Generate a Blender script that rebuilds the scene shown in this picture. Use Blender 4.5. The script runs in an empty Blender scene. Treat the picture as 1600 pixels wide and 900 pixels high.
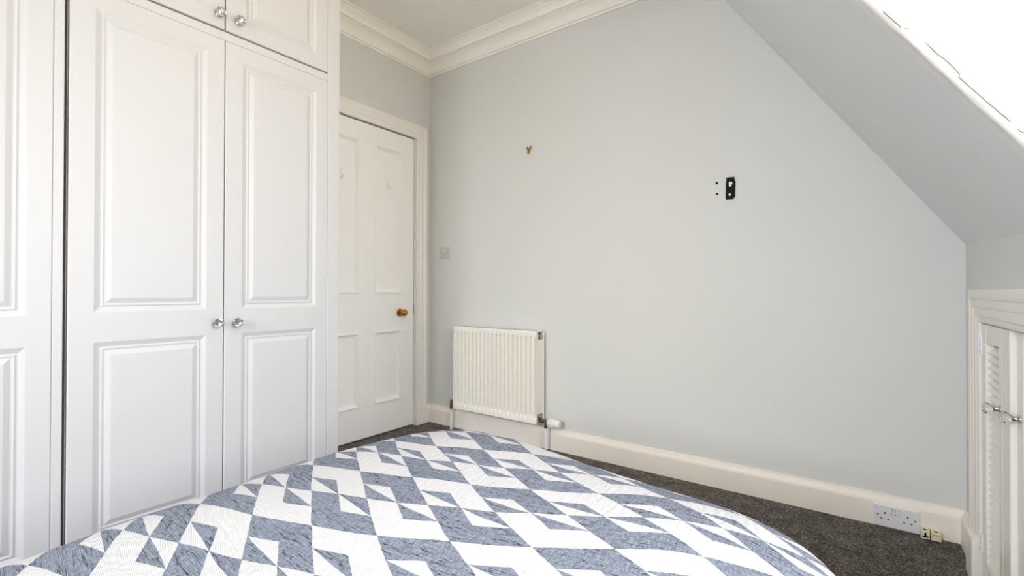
import bpy, bmesh, math, random
import numpy as np
from mathutils import Vector, Matrix

SC = bpy.context.scene
COL = SC.collection
PI = math.pi
random.seed(4)

# ------------------------------------------------------------------ camera
CAM_H = 0.966
cam_d = bpy.data.cameras.new('camera')
cam_d.lens = 16.767
cam_d.sensor_width = 36.0
cam_d.clip_start = 0.02
cam = bpy.data.objects.new('camera', cam_d)
COL.objects.link(cam)
yaw, pitch, roll = math.radians(36.0623), math.radians(0.3774), math.radians(0.1146)
f0 = Vector((-math.sin(yaw), math.cos(yaw), 0)); r0 = Vector((math.cos(yaw), math.sin(yaw), 0)); u0 = Vector((0, 0, 1))
f1 = f0 * math.cos(pitch) + u0 * math.sin(pitch); u1 = -f0 * math.sin(pitch) + u0 * math.cos(pitch)
r2 = r0 * math.cos(roll) + u1 * math.sin(roll); u2 = -r0 * math.sin(roll) + u1 * math.cos(roll)
M = Matrix((r2, u2, -f1)).transposed().to_4x4()
M.translation = (0, 0, CAM_H)
cam.matrix_world = M
SC.camera = cam

# ------------------------------------------------------------------ world, daylight, exposure
w = bpy.data.worlds.new('sky'); SC.world = w; w.use_nodes = True
nt_ = w.node_tree; bg = nt_.nodes['Background']
# overcast sky (brighter towards the zenith) over dull ground
tc_ = nt_.nodes.new('ShaderNodeTexCoord'); sp_ = nt_.nodes.new('ShaderNodeSeparateXYZ')
nt_.links.new(tc_.outputs['Generated'], sp_.inputs[0])
rp_ = nt_.nodes.new('ShaderNodeValToRGB'); rp_.color_ramp.interpolation = 'LINEAR'
mr_ = nt_.nodes.new('ShaderNodeMapRange'); mr_.inputs['From Min'].default_value = -1; mr_.inputs['From Max'].default_value = 1
nt_.links.new(sp_.outputs[2], mr_.inputs['Value']); nt_.links.new(mr_.outputs[0], rp_.inputs['Fac'])
e_ = rp_.color_ramp.elements
e_[0].position = 0.0; e_[0].color = (0.10, 0.088, 0.072, 1)
e_[1].position = 1.0; e_[1].color = (0.90, 0.95, 1.0, 1)
k_ = e_.new(0.485); k_.color = (0.16, 0.14, 0.118, 1)
k_ = e_.new(0.515); k_.color = (0.42, 0.44, 0.46, 1)
nt_.links.new(rp_.outputs[0], bg.inputs['Color'])
SKY = 1.0
bg.inputs['Strength'].default_value = SKY

def area_light(name, loc, rot, sx, sy, power, color):
    d = bpy.data.lights.new(name, 'AREA'); d.shape = 'RECTANGLE'; d.size = sx; d.size_y = sy
    d.energy = power; d.color = color
    o = bpy.data.objects.new(name, d); COL.objects.link(o); o.location = loc; o.rotation_euler = rot
    return o
# daylight through the dormer window: cool light falling from the sky, warmer light bounced up off the street
area_light('dormer_bounce', (1.19, 0.4825, 1.585), (0, math.radians(90), 0), 1.40, 1.30, 43, (1.0, 0.83, 0.50))
q_ = area_light('dormer_sky', (1.18, 0.4825, 1.585), (0, math.radians(55), 0), 1.40, 1.30, 25, (0.34, 0.56, 1.0))
q_.data.spread = math.radians(120)
# fill light added behind the camera, set in an invented rear window
q_ = area_light('rear_fill', (-0.80, -2.04, 1.60), (math.radians(65), 0, 0), 1.55, 1.35, 42, (0.97, 0.98, 1.0))
q_.data.spread = math.radians(110)

vs = SC.view_settings
vs.view_transform = 'Standard'; vs.look = 'None'; vs.gamma = 1.0; vs.use_curve_mapping = False
vs.exposure = 0.04
SC.cycles.max_bounces = 9; SC.cycles.diffuse_bounces = 6; SC.cycles.transmission_bounces = 8
SC.cycles.caustics_reflective = False; SC.cycles.caustics_refractive = False
SC.cycles.sample_clamp_indirect = 6.0

# ------------------------------------------------------------------ materials
def srgb(r, g, b):
    def c(v):
        v /= 255.0
        return v / 12.92 if v <= 0.04045 else ((v + 0.055) / 1.055) ** 2.4
    return (c(r), c(g), c(b), 1.0)

def base_mat(name):
    m = bpy.data.materials.new(name); m.use_nodes = True
    nt = m.node_tree
    return m, nt, nt.nodes['Principled BSDF']

def paint(name, col, rough=0.5, bump=0.0, bscale=60.0, var=0.0, vscale=3.0, spec=0.5, metallic=0.0, dist=0.002):
    m, nt, b = base_mat(name)
    b.inputs['Roughness'].default_value = rough
    b.inputs['Specular IOR Level'].default_value = spec
    b.inputs['Metallic'].default_value = metallic
    b.inputs['Base Color'].default_value = col
    tc = nt.nodes.new('ShaderNodeTexCoord')
    if var > 0:
        n = nt.nodes.new('ShaderNodeTexNoise'); n.inputs['Scale'].default_value = vscale; n.inputs['Detail'].default_value = 4
        nt.links.new(tc.outputs['Object'], n.inputs['Vector'])
        mx = nt.nodes.new('ShaderNodeMix'); mx.data_type = 'RGBA'
        mx.inputs['A'].default_value = tuple(c * (1 - var) for c in col[:3]) + (1,)
        mx.inputs['B'].default_value = tuple(min(1, c * (1 + var)) for c in col[:3]) + (1,)
        nt.links.new(n.outputs['Fac'], mx.inputs['Factor'])
        nt.links.new(mx.outputs['Result'], b.inputs['Base Color'])
    if bump > 0:
        n = nt.nodes.new('ShaderNodeTexNoise'); n.inputs['Scale'].default_value = bscale; n.inputs['Detail'].default_value = 3
        nt.links.new(tc.outputs['Object'], n.inputs['Vector'])
        bp = nt.nodes.new('ShaderNodeBump'); bp.inputs['Strength'].default_value = bump; bp.inputs['Distance'].default_value = dist
        nt.links.new(n.outputs['Fac'], bp.inputs['Height'])
        nt.links.new(bp.outputs['Normal'], b.inputs['Normal'])
    return m

def glass(name, col=(1, 1, 1, 1), rough=0.0, ior=1.5):
    m, nt, b = base_mat(name)
    b.inputs['Base Color'].default_value = col
    b.inputs['Transmission Weight'].default_value = 1.0
    b.inputs['Roughness'].default_value = rough
    b.inputs['IOR'].default_value = ior
    return m

def pane_mat(name):
    m = bpy.data.materials.new(name); m.use_nodes = True
    nt = m.node_tree; nt.nodes.clear()
    out = nt.nodes.new('ShaderNodeOutputMaterial'); mix = nt.nodes.new('ShaderNodeMixShader')
    tr = nt.nodes.new('ShaderNodeBsdfTransparent'); gl = nt.nodes.new('ShaderNodeBsdfGlossy')
    gl.inputs['Roughness'].default_value = 0.02
    fr = nt.nodes.new('ShaderNodeFresnel'); fr.inputs['IOR'].default_value = 1.45
    nt.links.new(fr.outputs[0], mix.inputs[0]); nt.links.new(tr.outputs[0], mix.inputs[1]); nt.links.new(gl.outputs[0], mix.inputs[2])
    nt.links.new(mix.outputs[0], out.inputs[0])
    return m

MAT = {}
MAT['wall'] = paint('wall_paint', srgb(215, 217, 216), 0.6, bump=0.10, bscale=90, var=0.012, vscale=2.5, spec=0.3)
MAT['ceiling'] = paint('ceiling_paint', srgb(247, 244, 239), 0.8, bump=0.08, bscale=70, var=0.01, spec=0.2)
MAT['slope'] = paint('slope_paint', srgb(230, 234, 236), 0.6, bump=0.12, bscale=70, var=0.012, spec=0.3)
MAT['cheek'] = paint('dormer_paint', srgb(240, 240, 238), 0.7, bump=0.3, bscale=25, var=0.01, spec=0.2, dist=0.004)
MAT['crack'] = paint('crack_line', srgb(110, 109, 106), 0.9)
MAT['trim'] = paint('trim_gloss_white', srgb(240, 237, 232), 0.35, bump=0.06, bscale=40, var=0.01, vscale=5)
MAT['skirting'] = paint('skirting_white', srgb(243, 237, 230), 0.4, bump=0.04, bscale=30, var=0.025, vscale=6)
MAT['wardrobe'] = paint('wardrobe_white', srgb(203, 203, 204), 0.5, var=0.006, vscale=2)
MAT['carcass'] = paint('wardrobe_carcass', srgb(205, 200, 190), 0.6, var=0.01)
MAT['door'] = paint('door_white', srgb(247, 246, 244), 0.38, bump=0.05, bscale=35, var=0.008)
MAT['rad'] = paint('radiator_enamel', srgb(240, 238, 231), 0.3, var=0.005)
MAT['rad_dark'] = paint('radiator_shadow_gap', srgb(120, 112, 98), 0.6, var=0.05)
MAT['brass'] = paint('aged_brass', srgb(196, 142, 72), 0.22, metallic=1.0, var=0.15, vscale=40)
MAT['old_brass'] = paint('dull_brass', srgb(150, 125, 95), 0.4, metallic=0.9, var=0.25, vscale=60)
MAT['chrome'] = paint('chrome', srgb(205, 205, 208), 0.12, metallic=1.0, var=0.02)
MAT['nickel'] = paint('dark_nickel', srgb(110, 108, 105), 0.3, metallic=1.0, var=0.1, vscale=50)
MAT['glass'] = glass('cut_glass', (0.97, 0.98, 0.97, 1), 0.0, 1.52)
MAT['plastic'] = paint('white_plastic', srgb(232, 233, 238), 0.3, var=0.004)
MAT['plate'] = paint('grey_plastic', srgb(200, 200, 199), 0.35, var=0.01)
MAT['cream'] = paint('cream_plastic', srgb(232, 225, 194), 0.4, var=0.02, vscale=30)
MAT['black'] = paint('black_steel', srgb(14, 14, 15), 0.6, var=0.1, vscale=30, spec=0.15)
MAT['slot'] = paint('dark_slot', srgb(12, 11, 10), 0.9, var=0.1, spec=0.1)
MAT['grey_mark'] = paint('grey_line', srgb(120, 120, 120), 0.6)
MAT['red'] = paint('dull_red_plastic', srgb(150, 60, 40), 0.5)
MAT['plug'] = paint('brown_plug', srgb(84, 40, 20), 0.8, var=0.2, vscale=200)
MAT['hook_plastic'] = paint('clear_hook_plastic', srgb(246, 243, 236), 0.25, var=0.01)
MAT['pane'] = pane_mat('window_pane')
MAT['mattress'] = paint('mattress_ticking', srgb(225, 222, 215), 0.9, bump=0.2, bscale=120, var=0.02)
MAT['divan'] = paint('divan_fabric', srgb(150, 148, 145), 0.95, bump=0.3, bscale=300, var=0.05)
MAT['shade'] = paint('lamp_shade_fabric', srgb(235, 225, 205), 0.9, bump=0.1, bscale=200, var=0.02)

def bulb_mat():
    m, nt, b = base_mat('opal_glow')
    b.inputs['Base Color'].default_value = (.9, .88, .84, 1); b.inputs['Roughness'].default_value = 0.3
    b.inputs['Emission Color'].default_value = LAMP_COL; b.inputs['Emission Strength'].default_value = LAMP_E
    return m
LAMP_COL = (1.0, 0.70, 0.40, 1); LAMP_E = 10.0
MAT['bulb'] = bulb_mat()

def carpet_mat():
    m, nt, b = base_mat('carpet_pile')
    b.inputs['Roughness'].default_value = 1.0; b.inputs['Specular IOR Level'].default_value = 0.05
    tc = nt.nodes.new('ShaderNodeTexCoord')
    n1 = nt.nodes.new('ShaderNodeTexNoise'); n1.inputs['Scale'].default_value = 130; n1.inputs['Detail'].default_value = 5; n1.inputs['Roughness'].default_value = 0.75
    n2 = nt.nodes.new('ShaderNodeTexNoise'); n2.inputs['Scale'].default_value = 14; n2.inputs['Detail'].default_value = 5; n2.inputs['Roughness'].default_value = 0.6
    for n in (n1, n2): nt.links.new(tc.outputs['Object'], n.inputs['Vector'])
    r1 = nt.nodes.new('ShaderNodeValToRGB')
    e = r1.color_ramp.elements
    e[0].position = 0.30; e[0].color = srgb(48, 46, 45)
    e[1].position = 0.72; e[1].color = srgb(196, 189, 182)
    k = e.new(0.5); k.color = srgb(108, 103, 99)
    nt.links.new(n1.outputs['Fac'], r1.inputs['Fac'])
    r2_ = nt.nodes.new('ShaderNodeMapRange'); r2_.inputs['From Min'].default_value = 0.3; r2_.inputs['From Max'].default_value = 0.7
    r2_.inputs['To Min'].default_value = 0.62; r2_.inputs['To Max'].default_value = 1.25
    nt.links.new(n2.outputs['Fac'], r2_.inputs['Value'])
    mx = nt.nodes.new('ShaderNodeMix'); mx.data_type = 'RGBA'; mx.blend_type = 'MULTIPLY'; mx.inputs['Factor'].default_value = 1
    nt.links.new(r1.outputs['Color'], mx.inputs['A']); nt.links.new(r2_.outputs['Result'], mx.inputs['B'])
    nt.links.new(mx.outputs['Result'], b.inputs['Base Color'])
    bp = nt.nodes.new('ShaderNodeBump'); bp.inputs['Strength'].default_value = 0.9; bp.inputs['Distance'].default_value = 0.008
    nt.links.new(n1.outputs['Fac'], bp.inputs['Height']); nt.links.new(bp.outputs['Normal'], b.inputs['Normal'])
    return m
MAT['carpet'] = carpet_mat()

def quilt_mat():
    m, nt, b = base_mat('quilt_print')
    b.inputs['Roughness'].default_value = 0.92; b.inputs['Specular IOR Level'].default_value = 0.1
    N, Lk = nt.nodes, nt.links
    def math_(op, a, b_=None, c_=None):
        n = N.new('ShaderNodeMath'); n.operation = op
        for k, v in enumerate((a, b_, c_)):
            if v is None: continue
            if isinstance(v, (int, float)): n.inputs[k].default_value = v
            else: Lk.new(v, n.inputs[k])
        return n.outputs[0]
    uv = N.new('ShaderNodeUVMap'); uv.uv_map = 'UVMap'
    sp = N.new('ShaderNodeSeparateXYZ'); Lk.new(uv.outputs[0], sp.inputs[0])
    # slightly wobbly seams
    wn = N.new('ShaderNodeTexNoise'); wn.inputs['Scale'].default_value = 3.0; wn.inputs['Detail'].default_value = 2
    Lk.new(uv.outputs[0], wn.inputs['Vector'])
    ws = N.new('ShaderNodeSeparateColor'); Lk.new(wn.outputs['Color'], ws.inputs[0])
    u = math_('ADD', sp.outputs[0], math_('MULTIPLY', math_('SUBTRACT', ws.outputs[0], 0.5), 0.05))
    v = math_('ADD', sp.outputs[1], math_('MULTIPLY', math_('SUBTRACT', ws.outputs[1], 0.5), 0.05))
    fu, fv = math_('FRACT', u), math_('FRACT', v)
    pu, pv = math_('MODULO', math_('FLOOR', u), 2.0), math_('MODULO', math_('FLOOR', v), 2.0)
    main = math_('MODULO', math_('ADD', pu, pv), 2.0)            # 0 = blue block
    s = math_('ADD', fu, fv)
    lu, lv = math_('LESS_THAN', fu, 0.5), math_('LESS_THAN', fv, 0.5)
    ll = math_('MULTIPLY', math_('MULTIPLY', lu, lv), math_('GREATER_THAN', s, 0.5))
    gu, gv = math_('GREATER_THAN', fu, 0.5), math_('GREATER_THAN', fv, 0.5)
    ur = math_('MULTIPLY', math_('MULTIPLY', gu, gv), math_('LESS_THAN', s, 1.5))
    flip = math_('ADD', math_('MULTIPLY', ll, pv), math_('MULTIPLY', ur, math_('SUBTRACT', 1.0, pv)))
    white = math_('ABSOLUTE', math_('SUBTRACT', main, flip))      # 1 = white
    # blue weave
    mp = N.new('ShaderNodeMapping'); mp.vector_type = 'TEXTURE'; mp.inputs['Rotation'].default_value = (0, 0, math.radians(-36)); mp.inputs['Scale'].default_value = (1 / 7, 1 / 55, 1)
    Lk.new(uv.outputs[0], mp.inputs['Vector'])
    na = N.new('ShaderNodeTexNoise'); na.inputs['Scale'].default_value = 1.0; na.inputs['Detail'].default_value = 4; Lk.new(mp.outputs[0], na.inputs['Vector'])
    mp2 = N.new('ShaderNodeMapping'); mp2.vector_type = 'TEXTURE'; mp2.inputs['Rotation'].default_value = (0, 0, math.radians(48)); mp2.inputs['Scale'].default_value = (1 / 9, 1 / 60, 1)
    Lk.new(uv.outputs[0], mp2.inputs['Vector'])
    nb = N.new('ShaderNodeTexNoise'); nb.inputs['Scale'].default_value = 1.0; nb.inputs['Detail'].default_value = 3; Lk.new(mp2.outputs[0], nb.inputs['Vector'])
    mott = math_('MULTIPLY', math_('ADD', na.outputs['Fac'], nb.outputs['Fac']), 0.5)
    rp = N.new('ShaderNodeValToRGB'); e = rp.color_ramp.elements
    e[0].position = 0.34; e[0].color = srgb(96, 103, 118)
    e[1].position = 0.68; e[1].color = srgb(166, 172, 184)
    k = e.new(0.5); k.color = srgb(132, 139, 153)
    Lk.new(mott, rp.inputs['Fac'])
    # puckers: long thin creases
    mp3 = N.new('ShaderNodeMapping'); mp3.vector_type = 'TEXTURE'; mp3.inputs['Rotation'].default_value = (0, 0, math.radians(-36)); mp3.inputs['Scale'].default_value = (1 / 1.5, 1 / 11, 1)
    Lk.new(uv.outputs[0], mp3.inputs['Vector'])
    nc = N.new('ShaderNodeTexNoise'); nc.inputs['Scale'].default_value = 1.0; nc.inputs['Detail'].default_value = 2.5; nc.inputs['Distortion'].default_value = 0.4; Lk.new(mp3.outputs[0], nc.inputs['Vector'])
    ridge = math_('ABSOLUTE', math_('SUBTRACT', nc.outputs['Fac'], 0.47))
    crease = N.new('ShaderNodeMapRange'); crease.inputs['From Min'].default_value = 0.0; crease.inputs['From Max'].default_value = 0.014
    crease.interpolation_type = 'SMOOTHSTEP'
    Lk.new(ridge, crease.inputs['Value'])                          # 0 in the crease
    mp4 = N.new('ShaderNodeMapping'); mp4.vector_type = 'TEXTURE'; mp4.inputs['Rotation'].default_value = (0, 0, math.radians(50)); mp4.inputs['Scale'].default_value = (1 / 3, 1 / 15, 1)
    Lk.new(uv.outputs[0], mp4.inputs['Vector'])
    nd = N.new('ShaderNodeTexNoise'); nd.inputs['Scale'].default_value = 1.0; nd.inputs['Detail'].default_value = 2; Lk.new(mp4.outputs[0], nd.inputs['Vector'])
    # white ribbing
    rib = math_('SINE', math_('MULTIPLY', math_('ADD', u, math_('MULTIPLY', v, 0.35)), 2 * PI * 34))
    isblue = math_('SUBTRACT', 1.0, white)
    crease_shade = N.new('ShaderNodeMix'); crease_shade.data_type = 'RGBA'          # shadow of the puckers painted into the blue as darker lines
    Lk.new(crease.outputs[0], crease_shade.inputs['Factor']); crease_shade.inputs['A'].default_value = srgb(72, 78, 93); Lk.new(rp.outputs[0], crease_shade.inputs['B'])
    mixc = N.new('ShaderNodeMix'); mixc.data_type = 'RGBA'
    Lk.new(white, mixc.inputs['Factor']); Lk.new(crease_shade.outputs['Result'], mixc.inputs['A']); mixc.inputs['B'].default_value = srgb(205, 205, 206)
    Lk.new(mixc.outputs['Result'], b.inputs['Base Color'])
    hb = math_('ADD', math_('MULTIPLY', crease.outputs[0], 2.2), math_('ADD', math_('MULTIPLY', na.outputs['Fac'], 0.7), math_('MULTIPLY', nd.outputs['Fac'], 1.3)))
    hw = math_('ADD', math_('MULTIPLY', rib, 0.06), math_('MULTIPLY', nd.outputs['Fac'], 0.7))
    h = math_('ADD', math_('MULTIPLY', hb, isblue), math_('MULTIPLY', hw, white))
    bp = N.new('ShaderNodeBump'); bp.inputs['Strength'].default_value = 0.85; bp.inputs['Distance'].default_value = 0.007
    Lk.new(h, bp.inputs['Height']); Lk.new(bp.outputs['Normal'], b.inputs['Normal'])
    return m
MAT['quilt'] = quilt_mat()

# ------------------------------------------------------------------ mesh helpers
def obj(name, bm, mats, parent=None, smooth=False, recalc=True, label=None, cat=None, group=None, kind=None, angle=None):
    if recalc: bmesh.ops.recalc_face_normals(bm, faces=bm.faces)
    me = bpy.data.meshes.new(name); bm.to_mesh(me); bm.free()
    if not isinstance(mats, (list, tuple)): mats = [mats]
    for m in mats: me.materials.append(MAT[m] if isinstance(m, str) else m)
    if smooth:
        for p in me.polygons: p.use_smooth = True
        if angle is not None: me.set_sharp_from_angle(angle=math.radians(angle))
    o = bpy.data.objects.new(name, me); COL.objects.link(o)
    if parent is not None:
        o.parent = parent
        o.matrix_parent_inverse = Matrix.Translation(-parent.location)
    tag(o, label, cat, group, kind)
    return o

def tag(o, label=None, cat=None, group=None, kind=None):
    for k, v in (('label', label), ('category', cat), ('group', group), ('kind', kind)):
        if v: o[k] = v
    return o

def thing(name, loc, label=None, cat=None, group=None, kind=None):
    o = bpy.data.objects.new(name, None); COL.objects.link(o); o.location = loc; o.empty_display_size = 0.05
    return tag(o, label, cat, group, kind)

def NB(): return bmesh.new()

def box(bm, x0, x1, y0, y1, z0, z1, bev=0.0, seg=2):
    r = bmesh.ops.create_cube(bm, size=1.0)
    vs_ = r['verts']
    for v in vs_:
        v.co = Vector((x0 + (v.co.x + .5) * (x1 - x0), y0 + (v.co.y + .5) * (y1 - y0), z0 + (v.co.z + .5) * (z1 - z0)))
    if bev > 0:
        ed = list({e for v in vs_ for e in v.link_edges})
        bmesh.ops.bevel(bm, geom=ed, offset=bev, segments=seg, affect='EDGES', profile=0.5)
    return bm

def frame_of(d):
    d = Vector(d).normalized()
    a = Vector((0, 0, 1)) if abs(d.z) < .9 else Vector((1, 0, 0))
    x = a.cross(d).normalized(); y = d.cross(x)
    return x, y, d

def lathe(bm, origin, axis, prof, n=24, mat=0, phase=0.0):
    """prof: list of (distance along axis, radius)"""
    o = Vector(origin); x, y, d = frame_of(axis)
    rings = []
    for (t, r) in prof:
        if r < 1e-6: rings.append([bm.verts.new(o + d * t)])
        else: rings.append([bm.verts.new(o + d * t + (x * math.cos(phase + 2 * PI * k / n) + y * math.sin(phase + 2 * PI * k / n)) * r) for k in range(n)])
    for a, b in zip(rings, rings[1:]):
        for k in range(n):
            k2 = (k + 1) % n
            vs_ = [a[k % len(a)], a[k2 % len(a)], b[k2 % len(b)], b[k % len(b)]]
            u = []
            for q in vs_:
                if q not in u: u.append(q)
            if len(u) > 2:
                f = bm.faces.new(u); f.material_index = mat
    for rg in (rings[0], rings[-1]):
        if len(rg) > 1:
            f = bm.faces.new(rg); f.material_index = mat
    return bm

def rod(bm, p, q, r, n=12, mat=0):
    p, q = Vector(p), Vector(q)
    return lathe(bm, p, q - p, [(0, r), ((q - p).length, r)], n, mat)

def tube(bm, pts, r, n=8, mat=0, closed=False):
    P = [Vector(p) for p in pts]; rings = []
    ref = None
    for i, p in enumerate(P):
        a = P[max(i - 1, 0)]; b = P[min(i + 1, len(P) - 1)]
        x, y, d = frame_of(b - a)
        if ref is not None:
            x = (ref - d * ref.dot(d)).normalized(); y = d.cross(x)
        ref = x
        rings.append([bm.verts.new(p + (x * math.cos(2 * PI * k / n) + y * math.sin(2 * PI * k / n)) * r) for k in range(n)])
    for a, b in zip(rings, rings[1:]):
        for k in range(n):
            f = bm.faces.new((a[k], a[(k + 1) % n], b[(k + 1) % n], b[k])); f.material_index = mat
    for rg in (rings[0], rings[-1]):
        f = bm.faces.new(rg); f.material_index = mat
    return bm

def prism(bm, poly, fn, d0, d1, mat=0):
    """poly of 2-D points extruded between depths d0 and d1 by fn(a, b, d) -> xyz"""
    A = [bm.verts.new(fn(a, b, d0)) for a, b in poly]; B = [bm.verts.new(fn(a, b, d1)) for a, b in poly]
    fs = [bm.faces.new(A), bm.faces.new(B[::-1])]
    n = len(poly)
    for k in range(n): fs.append(bm.faces.new((A[k], A[(k + 1) % n], B[(k + 1) % n], B[k])))
    for f in fs: f.material_index = mat
    return bm

def sweep(bm, prof, ends):
    """prof: list of 2-D points; ends: list of functions (a, b) -> xyz, one per station; closed section"""
    st = [[bm.verts.new(fn(a, b)) for a, b in prof] for fn in ends]
    n = len(prof)
    for A, B in zip(st, st[1:]):
        for k in range(n): bm.faces.new((A[k], A[(k + 1) % n], B[(k + 1) % n], B[k]))
    bm.faces.new(st[0]); bm.faces.new(st[-1][::-1])
    return bm

def panel_leaf(bm, u0, u1, z0, z1, th, panels, prof, fn, edge=0.003):
    """a door leaf with moulded panels. panels: (u0,u1,z0,z1); prof: (inset, depth) rings; fn(u, z, d)"""
    us = sorted({u0, u1, *[p[0] for p in panels], *[p[1] for p in panels]})
    zs = sorted({z0, z1, *[p[2] for p in panels], *[p[3] for p in panels]})
    cache = {}
    def V(u, z, d):
        k = (round(u, 5), round(z, 5), round(d, 5))
        if k not in cache: cache[k] = bm.verts.new(fn(u, z, d))
        return cache[k]
    def F(*vs_):
        u = []
        for q in vs_:
            if q not in u: u.append(q)
        if len(u) > 2: bm.faces.new(u)
    e = edge
    cu = lambda u: u0 + e if u == u0 else (u1 - e if u == u1 else u)
    cz = lambda z: z0 + e if z == z0 else (z1 - e if z == z1 else z)
    for a, b in zip(us, us[1:]):
        for c, d in zip(zs, zs[1:]):
            pan = [p for p in panels if p[0] <= a + 1e-6 and p[1] >= b - 1e-6 and p[2] <= c + 1e-6 and p[3] >= d - 1e-6]
            if pan:
                p = pan[0]
                if abs(p[0] - a) > 1e-6 or abs(p[2] - c) > 1e-6: continue
                # boundary subdivided at grid lines
                ub = [x for x in us if p[0] - 1e-6 <= x <= p[1] + 1e-6]; zb = [x for x in zs if p[2] - 1e-6 <= x <= p[3] + 1e-6]
                prev = None
                for (ins, dep) in prof:
                    q = (V(p[0] + ins, p[2] + ins, dep), V(p[1] - ins, p[2] + ins, dep), V(p[1] - ins, p[3] - ins, dep), V(p[0] + ins, p[3] - ins, dep))
                    if prev:
                        for k in range(4): F(prev[k], prev[(k + 1) % 4], q[(k + 1) % 4], q[k])
                    prev = q
                F(*prev)
            else:
                F(V(cu(a), cz(c), 0), V(cu(b), cz(c), 0), V(cu(b), cz(d), 0), V(cu(a), cz(d), 0))
    # rim
    for lst, isu in ((us, True), (zs, False)):
        for a, b in zip(lst, lst[1:]):
            for w_ in (0, 1):
                if isu:
                    zz, zi = (z0, z0 + e) if w_ == 0 else (z1, z1 - e)
                    F(V(cu(a), zi, 0), V(cu(b), zi, 0), V(b, zz, -e), V(a, zz, -e)); F(V(a, zz, -e), V(b, zz, -e), V(b, zz, -th), V(a, zz, -th))
                else:
                    uu, ui = (u0, u0 + e) if w_ == 0 else (u1, u1 - e)
                    F(V(ui, cz(a), 0), V(ui, cz(b), 0), V(uu, b, -e), V(uu, a, -e)); F(V(uu, a, -e), V(uu, b, -e), V(uu, b, -th), V(uu, a, -th))
    for a, b in zip(us, us[1:]):
        for c, d in zip(zs, zs[1:]): F(V(a, c, -th), V(b, c, -th), V(b, d, -th), V(a, d, -th))
    return bm
# ================================================================== THE ROOM
XL, YB, XR, FZ, ZC = -2.5794, 2.5, 0.330, 0.006, 2.690
YR = -2.1
def zlow(y): return 1.149 - 0.0486 * min(max(2.5 - y, 0.0), 1.35)
def slope_pt(y, t):
    """t = 0 at the knee wall, 1 at the flat ceiling"""
    return Vector((XR + (-0.736 - XR) * t, y, zlow(y) + (ZC - zlow(y)) * t))
def slope_x(z, y=2.5):
    t = (z - zlow(y)) / (ZC - zlow(y)); return XR + (-0.736 - XR) * t

bm = NB(); box(bm, -2.8, 1.4, -2.3, 2.8, -0.08, FZ)
obj('floor', bm, 'carpet', kind='structure', label='dark grey brown carpet covering the whole floor')

bm = NB()
poly = [(XL - .1, -.05), (XR + .1, -.05), (XR + .1, 1.05), (slope_x(2.75) + .06, 2.75), (XL - .1, 2.75)]
prism(bm, poly, lambda a, b, d: (a, d, b), YB, YB + .1)
obj('wall_back', bm, 'wall', kind='structure', label='pale grey gable wall that holds the radiator and cut by the sloping ceiling')

DY0, DY1, DZ1 = 1.580, 2.350, 2.064
bm = NB()
prism(bm, [(YR - .1, -.05), (DY0, -.05), (DY0, DZ1), (DY1, DZ1), (DY1, -.05), (YB + .1, -.05), (YB + .1, 2.75), (YR - .1, 2.75)],
      lambda a, b, d: (d, a, b), XL - .12, XL)
obj('wall_left', bm, 'wall', kind='structure', label='pale grey wall around the white panelled door')

bm = NB()
WX0, WX1, WZ0, WZ1 = -1.65, .05, .85, 2.35
for x0, x1, z0, z1 in ((XL - .1, WX0, -.05, 2.75), (WX1, 1.35, -.05, 2.75), (WX0, WX1, -.05, WZ0), (WX0, WX1, WZ1, 2.75)): box(bm, x0, x1, YR - .1, YR, z0, z1)
obj('wall_rear', bm, 'wall', kind='structure')
w2 = thing('added_window', ((WX0 + WX1) / 2, YR, WZ0), kind='structure')  # invented window, out of view, added to go with the rear fill light
bm = NB()
for x0, x1, z0, z1 in ((WX0, WX1, WZ0, WZ0 + .06), (WX0, WX1, WZ1 - .06, WZ1), (WX0, WX0 + .06, WZ0 + .06, WZ1 - .06), (WX1 - .06, WX1, WZ0 + .06, WZ1 - .06), (WX0 + .06, WX1 - .06, 1.58, 1.62)):
    box(bm, x0, x1, YR - .08, YR - .02, z0, z1, .004, 1)
obj('window_frame', bm, 'trim', w2)
for z0, z1 in ((WZ0 + .06, 1.58), (1.62, WZ1 - .06)):
    bm = NB(); box(bm, WX0 + .06, WX1 - .06, YR - .052, YR - .048, z0, z1); obj('pane', bm, 'pane', w2)  # panes of the added window
bm = NB(); box(bm, WX0 - .05, WX1 + .05, YR - .03, YR + .10, WZ0 - .035, WZ0, .005, 2); obj('window_sill', bm, 'trim', w2)

bm = NB(); box(bm, XL - .1, -0.66, YR - .1, YB + .1, ZC, ZC + .07)
obj('ceiling', bm, 'ceiling', kind='structure', label='flat white ceiling inside the moulded cornice')

# sloping ceiling with the dormer cut into it
CY = 1.215; CY2 = -0.25; DC = 2.35
nrm = Vector((ZC - 1.1, 0, 0.736 + XR)).normalized()
def slab(bm, y0, y1, t0, t1, ny=8, nt=10):
    g = []
    for lay in (0, 1):
        g.append([[bm.verts.new(slope_pt(y0 + (y1 - y0) * i / ny, t0 + (t1 - t0) * k / nt) + nrm * (0.08 * lay)) for k in range(nt + 1)] for i in range(ny + 1)])
    for lay in (0, 1):
        for i in range(ny):
            for k in range(nt): bm.faces.new((g[lay][i][k], g[lay][i + 1][k], g[lay][i + 1][k + 1], g[lay][i][k + 1]))
    for i in range(ny):
        for k in (0, nt): bm.faces.new((g[0][i][k], g[0][i + 1][k], g[1][i + 1][k], g[1][i][k]))
    for k in range(nt):
        for i in (0, ny): bm.faces.new((g[0][i][k], g[0][i][k + 1], g[1][i][k + 1], g[1][i][k]))
bm = NB()
slab(bm, CY + .026, YB + .09, 0, 1.03)
tD = (DC - zlow(CY)) / (ZC - zlow(CY))
slab(bm, CY2, CY + .026, tD, 1.03)
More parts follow.
